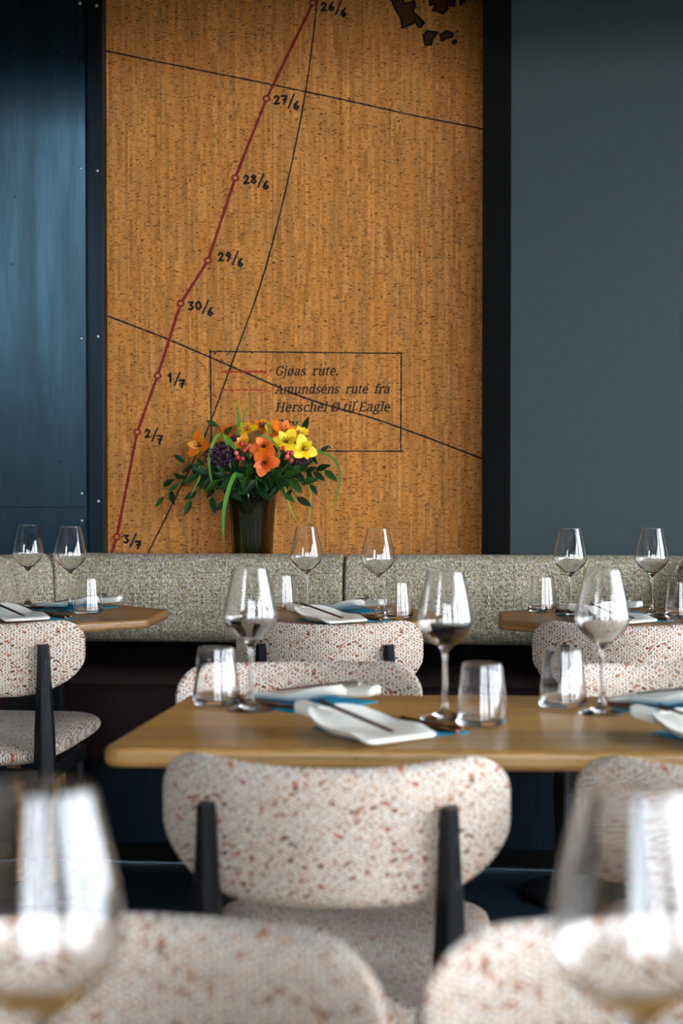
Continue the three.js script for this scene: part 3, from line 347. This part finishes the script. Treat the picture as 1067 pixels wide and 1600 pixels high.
const gStamen = mergeGeometries([0, 1, 2, 3, 4, 5].map((k) => tube([V(0, 0, 0), V(0.004 * Math.cos(k), 0.018, 0.004 * Math.sin(k)), V(0.009 * Math.cos(k), 0.031, 0.009 * Math.sin(k))], 0.0006, 0.0011, 6, 5)));
const gThroat = new THREE.ConeGeometry(0.006, 0.016, 14, 2, true); gThroat.rotateX(Math.PI); gThroat.translate(0, 0.007, 0);
const core = V(0, -0.02, 0);
function stemTo(at, r = 0.0026) { const foot = V(at.x * 0.12, -0.2, at.z * 0.12); return tube([foot, V(at.x * 0.2, -0.02, at.z * 0.35), V(at.x * 0.72, at.y * 0.6, at.z * 0.8), at], r, r * 0.8, 18, 6); }
function flower(at, dir, mo, mi, s, label, seed, open = 1) {
  s *= 1.1; const t = thing('alstroemeria', label, 'flower', [VX, VY, VZ], 0, 'flowers in the glass vase'); const A = V(...at), R = rng(seed);
  mesh('stem', stemTo(A), FM.stem, t); const q = new THREE.Quaternion().setFromUnitVectors(V(0, 1, 0), V(...dir).normalize());
  for (let k = 0; k < 6; k++) { const m = mesh('petal', k % 2 ? gPetalIn : gPetal, k % 2 ? mi : mo, t); const spin = new THREE.Quaternion().setFromAxisAngle(V(0, 1, 0), k * Math.PI / 3 + (R() - 0.5) * 0.25 + seed), tilt = new THREE.Quaternion().setFromAxisAngle(V(1, 0, 0), (R() - 0.5) * 0.25 - (1 - open) * 0.75); m.quaternion.copy(q).multiply(spin).multiply(tilt); m.position.copy(A); m.scale.setScalar(s * (0.94 + 0.12 * R())); }
  const th = mesh('throat', gThroat, mo, t); th.quaternion.copy(q); th.position.copy(A); th.scale.setScalar(s);
  const st = mesh('stamens', gStamen, FM.throat, t); st.quaternion.copy(q); st.position.copy(A); st.scale.setScalar(s); return t; }
flower([-0.155, 0.15, 0.03], [-0.45, 0.25, 1], FM.orange, FM.amber, 1.1, 'orange alstroemeria at the far left of the bouquet', 1);
flower([-0.075, 0.19, -0.01], [-0.2, 0.6, 0.7], FM.orange, FM.orange, 0.8, 'small orange flower half hidden behind the dark purple cluster', 2);
flower([0.03, 0.195, 0.0], [0.1, 0.9, 0.5], FM.amber, FM.orange, 1.05, 'pale orange flower open upwards at the top middle of the bouquet', 3);
flower([0.1, 0.185, 0.03], [0.25, 0.6, 0.8], FM.orange, FM.orange, 1.2, 'orange flower with dark stamens beside the yellow ones', 4);
flower([0.048, 0.145, 0.075], [0.05, 0.3, 1], FM.orangeDeep, FM.orange, 1.05, 'deep orange flower in the middle, upper one of the hanging pair', 5);
flower([0.052, 0.1, 0.085], [0.0, -0.1, 1], FM.orangeDeep, FM.orangeDeep, 1.05, 'deep orange flower hanging lowest in the middle of the bouquet', 6);
flower([-0.02, 0.155, 0.05], [-0.1, 0.4, 1], FM.amber, FM.amber, 0.8, 'amber flower just above the left red berries', 7);
flower([-0.012, 0.195, 0.02], [-0.1, 0.7, 0.7], FM.yellow, FM.amber, 0.85, 'yellow flower left of the top orange one', 8);
flower([0.118, 0.16, 0.06], [0.05, 0.35, 1], FM.yellow, FM.yellow, 1.1, 'bright yellow alstroemeria above the right red berries', 9);
flower([0.165, 0.14, 0.045], [0.4, 0.1, 1], FM.yellow, FM.yellow, 1.05, 'bright yellow alstroemeria at the far right of the bouquet', 10);
flower([0.15, 0.18, 0.02], [0.3, 0.7, 0.7], FM.yellow, FM.yellow, 0.85, 'small yellow flower behind the two bright yellow ones', 11);
flower([0.06, 0.19, 0.03], [0.05, 1, 0.2], FM.pale, FM.yellow, 0.8, 'pale yellow bud standing upright at the top', 12, 0.1);
function cluster(at, rad, mat, n, label, seed) { const t = thing('flower_cluster', label, 'flower', [VX, VY, VZ], 0, 'flowers in the glass vase'), R = rng(seed), A = V(...at), parts = [], g0 = new THREE.IcosahedronGeometry(1, 0); mesh('stem', stemTo(A), FM.stem, t); for (let k = 0; k < n; k++) { const d = V(R() - 0.5, R() - 0.4, R() - 0.35).normalize().multiplyScalar(rad * (0.45 + 0.55 * R())), g = g0.clone(); g.scale(0.0032 + 0.0035 * R(), 0.0032 + 0.003 * R(), 0.0035); g.rotateY(R() * 6); g.translate(A.x + d.x * 1.25, A.y + d.y * 0.85, A.z + d.z); parts.push(g); } const m = mesh('florets', mergeGeometries(parts), mat, t); m.userData.kind = 'stuff'; return t; }
cluster([-0.088, 0.12, 0.045], 0.052, FM.plum, 420, 'large dark purple floret cluster left of the middle', 21);
cluster([-0.04, 0.165, 0.02], 0.03, FM.plumRed, 150, 'wine red floret cluster behind the left berries', 22);
cluster([0.085, 0.155, 0.02], 0.026, FM.plum, 110, 'small dark purple cluster below the orange flower with dark stamens', 23);
cluster([0.165, 0.105, 0.03], 0.022, FM.plum, 80, 'small dark purple cluster below the far right yellow flower', 24);
const gBerry = new THREE.SphereGeometry(0.0072, 16, 12); gBerry.scale(1, 1.15, 1);
function berries(list, label) { const t = thing('berry_sprig', label, 'berries', [VX, VY, VZ], 0, 'berry sprigs in the glass vase'); const c = list.reduce((s, p) => s.add(V(...p)), V(0, 0, 0)).multiplyScalar(1 / list.length).add(V(0, -0.025, -0.02)); mesh('stem', stemTo(c), FM.stem, t); list.forEach((p, k) => { const b = mesh('berry', gBerry, k % 3 === 2 ? FM.berryPale : FM.berry, t); b.position.set(...p); mesh('stalk', tube([c, V(...p).lerp(c, 0.4).add(V(0, -0.004, 0)), V(p[0], p[1] - 0.007, p[2])], 0.001, 0.0008, 6, 5), FM.stem, t); }); }
berries([[-0.022, 0.158, 0.088], [-0.012, 0.138, 0.094], [-0.038, 0.13, 0.09], [-0.006, 0.146, 0.09], [-0.032, 0.116, 0.094], [0.004, 0.15, 0.088], [-0.018, 0.112, 0.092], [0.02, 0.152, 0.085]], 'sprig of red berries left of the hanging orange flowers');
berries([[0.112, 0.144, 0.098], [0.126, 0.13, 0.1], [0.124, 0.118, 0.102], [0.138, 0.13, 0.098], [0.136, 0.106, 0.1]], 'sprig of red berries under the yellow flowers');
// grass blades: ribbon along a curve
function ribbon(pts, w, twist = 0.6) { const c = new THREE.CatmullRomCurve3(pts.map((p) => V(...p))), n = 28; return grid(2, n, (u, v) => { const o = c.getPointAt(v), d = c.getTangentAt(v), s = V(Math.cos(twist * v), 0, Math.sin(twist * v)), a = s.sub(d.clone().multiplyScalar(s.dot(d))).normalize(), k = w * Math.pow(Math.sin(Math.PI * Math.min(1, 0.12 + 0.88 * v)), 0.7) * (u * 2 - 1); return [o.x + a.x * k, o.y + a.y * k, o.z + a.z * k + 0.18 * Math.abs(k)]; }); }
function blade(pts, w, mat, label, twist) { return single('grass_blade', ribbon(pts, w, twist), mat, label, 'grass blade', [VX, VY, VZ], 0, 'grass blades in the bouquet'); }
blade([[0, -0.02, 0.02], [-0.02, 0.12, 0.03], [-0.036, 0.2, 0.035], [-0.041, 0.26, 0.03], [-0.043, 0.302, 0.025]], 0.0075, FM.blade, 'wide green blade rising straight up highest of all', 0.2);
blade([[-0.01, 0.0, 0.0], [-0.028, 0.18, 0.02], [-0.02, 0.255, 0.02], [-0.002, 0.285, 0.02], [0.014, 0.312, 0.02]], 0.0028, FM.blade, 'thin blade leaning right of the highest blade', 0.2);
blade([[-0.06, 0.02, 0.03], [-0.13, 0.13, 0.04], [-0.182, 0.16, 0.04], [-0.186, 0.195, 0.035], [-0.16, 0.222, 0.03], [-0.12, 0.225, 0.03], [-0.085, 0.208, 0.03]], 0.0026, FM.blade, 'thin blade looping over the far left orange flower', 0.5);
blade([[-0.06, 0.08, 0.06], [-0.08, 0.19, 0.075], [-0.098, 0.185, 0.08], [-0.124, 0.115, 0.085], [-0.118, 0.05, 0.085], [-0.1, 0.0, 0.085]], 0.006, FM.bladePale, 'broad blade drooping down in front of the purple cluster', 0.5);
blade([[-0.02, 0.02, 0.06], [-0.035, 0.07, 0.09], [-0.055, 0.03, 0.1], [-0.073, -0.04, 0.1], [-0.078, -0.12, 0.095], [-0.077, -0.148, 0.09]], 0.007, FM.blade, 'wide blade hanging over the left side of the vase', 0.1);
blade([[0.03, 0.02, 0.01], [0.14, 0.12, 0.02], [0.2, 0.136, 0.03], [0.255, 0.118, 0.04], [0.284, 0.075, 0.04], [0.281, 0.02, 0.04], [0.255, -0.058, 0.04]], 0.0042, FM.blade, 'long blade arching out and down at the far right', 0.4);
blade([[0.08, 0.05, 0.04], [0.112, 0.02, 0.06], [0.126, -0.03, 0.065], [0.142, -0.07, 0.065], [0.158, -0.1, 0.06]], 0.0038, FM.bladeYellow, 'yellowing blade hanging down to the far wine glass', 0.3);
blade([[0.1, 0.06, 0.03], [0.185, 0.03, 0.04], [0.192, -0.03, 0.045], [0.186, -0.075, 0.045], [0.174, -0.1, 0.045]], 0.003, FM.bladeYellow, 'thin yellowing blade hanging right of the yellowing one', 0.3);
blade([[-0.09, 0.19, 0.06], [-0.06, 0.165, 0.075], [-0.038, 0.135, 0.085]], 0.008, FM.blade, 'short bright green blade across the purple cluster', 0.2);
blade([[-0.1, 0.02, 0.03], [-0.16, 0.09, 0.05], [-0.158, 0.055, 0.06], [-0.175, 0.02, 0.06], [-0.19, -0.01, 0.06]], 0.0036, FM.bladePale, 'pale blade curling down left of the vase', 0.4);
blade([[0.02, 0.1, 0.07], [0.035, 0.185, 0.085], [0.075, 0.17, 0.1], [0.1, 0.13, 0.1], [0.088, 0.09, 0.1]], 0.005, FM.bladePale, 'blade curling over the right of the hanging orange flowers', 0.5);
// leafy branches
const gLeaf = grid(4, 10, (u, v) => { const w = 0.0118 * Math.pow(Math.sin(Math.PI * Math.min(1, 0.04 + 0.95 * v)), 0.85) * (1 - 0.25 * v), x = (u * 2 - 1) * w; return [x, 0.05 * v, 0.35 * Math.abs(x) - 0.012 * v * v]; });
function branch(end, n, s, mat, label, seed, lift = 0.05) { const t = thing('leafy_branch', label, 'branch', [VX, VY, VZ], 0, 'leafy branches in the bouquet'), R = rng(seed), E = V(...end), c = new THREE.CatmullRomCurve3([V(E.x * 0.1, -0.18, E.z * 0.1), V(E.x * 0.22, 0.0, E.z * 0.4), V(E.x * 0.6, Math.max(E.y, 0) * 0.5 + lift, E.z * 0.8), E]); mesh('stem', new THREE.TubeGeometry(c, 24, 0.002, 6), FM.stem, t);
  for (let k = 0; k < n; k++) { const f = 0.44 + 0.56 * k / (n - 1), o = c.getPointAt(f), d = c.getTangentAt(f), side = k % 2 ? 1 : -1, m = mesh('leaf', gLeaf, R() < 0.3 ? FM.leafMid : mat, t), up = d.clone().multiplyScalar(k === n - 1 ? 1 : 0.55).add(V(side * (0.35 + 0.5 * R()) * (Math.abs(d.y) > 0.6 ? 1 : 0.35), (side > 0 ? 0.4 : -0.65) * (Math.abs(d.y) > 0.6 ? 0.2 : 1), 0.15 + 0.35 * R())).normalize(), z = V(R() - 0.5, 0.35, 1).normalize(), x = up.clone().cross(z).normalize(), zz = x.clone().cross(up); m.quaternion.setFromRotationMatrix(new THREE.Matrix4().makeBasis(x, up, zz)); m.position.copy(o); m.scale.setScalar(s * (0.8 + 0.4 * R())); } return t; }
[[[-0.28, -0.01, 0.03], 9, 0.85, 'leafy branch reaching farthest left and drooping'], [[-0.255, 0.045, 0.0], 9, 0.85, 'leafy branch stretching left above the drooping one'], [[-0.215, 0.1, 0.02], 8, 0.8, 'leafy branch rising left beneath the far left orange flower'], [[-0.19, -0.02, 0.05], 8, 0.9, 'leafy branch drooping left of the vase, inside the longest one'], [[-0.12, -0.01, 0.07], 8, 1.0, 'leafy branch drooping at the left shoulder of the vase'], [[-0.13, 0.06, 0.06], 8, 1.1, 'leafy branch under the purple cluster'],
  [[-0.05, 0.01, 0.085], 7, 1.1, 'leafy branch over the front left of the vase rim'], [[0.03, 0.02, 0.095], 8, 1.15, 'leafy branch under the hanging orange flowers'], [[0.075, 0.045, 0.09], 8, 1.1, 'leafy branch over the front right of the vase rim'], [[0.13, 0.05, 0.08], 9, 1.1, 'leafy branch under the right red berries'], [[0.19, 0.03, 0.05], 9, 1.0, 'leafy branch drooping right of the vase'], [[0.235, 0.075, 0.03], 9, 0.9, 'leafy branch stretching right below the arching blade'], [[0.22, 0.135, 0.01], 8, 0.8, 'leafy branch reaching right beside the yellow flowers'], [[0.15, -0.01, 0.06], 8, 0.9, 'leafy branch drooping at the right shoulder of the vase'],
  [[0.165, 0.195, 0.0], 7, 0.9, 'leafy branch with one leaf pointing up right over the yellow flowers'], [[-0.11, 0.215, 0.0], 7, 0.85, 'leafy branch with leaves rising top left'], [[0.0, 0.1, 0.06], 9, 1.2, 'leafy branch in the dark middle of the bouquet'], [[0.09, 0.1, 0.04], 9, 1.2, 'leafy branch behind the hanging orange flowers'], [[-0.06, 0.09, 0.03], 9, 1.2, 'leafy branch behind the left berries'], [[0.16, 0.09, 0.02], 8, 1.1, 'leafy branch behind the right berries'],
  [[-0.09, 0.045, 0.08], 9, 1.15, 'leafy branch in front of the drooping pale blade'], [[0.0, 0.055, 0.1], 9, 1.15, 'leafy branch in front of the middle, above the vase rim'], [[0.11, 0.0, 0.085], 8, 1.05, 'leafy branch hanging over the right edge of the vase rim'], [[-0.17, 0.06, 0.03], 9, 1.05, 'leafy branch left of the purple cluster, behind the pale blades'], [[0.2, 0.07, 0.04], 9, 1.05, 'leafy branch right of the berries, before the arching blade'], [[-0.07, -0.02, 0.09], 7, 0.95, 'leafy branch drooping over the left edge of the vase rim'], [[0.04, 0.06, 0.02], 10, 1.25, 'leafy branch deep in the bouquet behind the vase middle'], [[-0.13, 0.12, 0.0], 8, 1.0, 'leafy branch behind the far left orange flower']].forEach(([e, n, s, l], k) => branch(e, n, s, FM.leafDark, l, 300 + k, e[1] < 0.03 ? 0.065 : 0.03));

renderer.render(scene, camera);
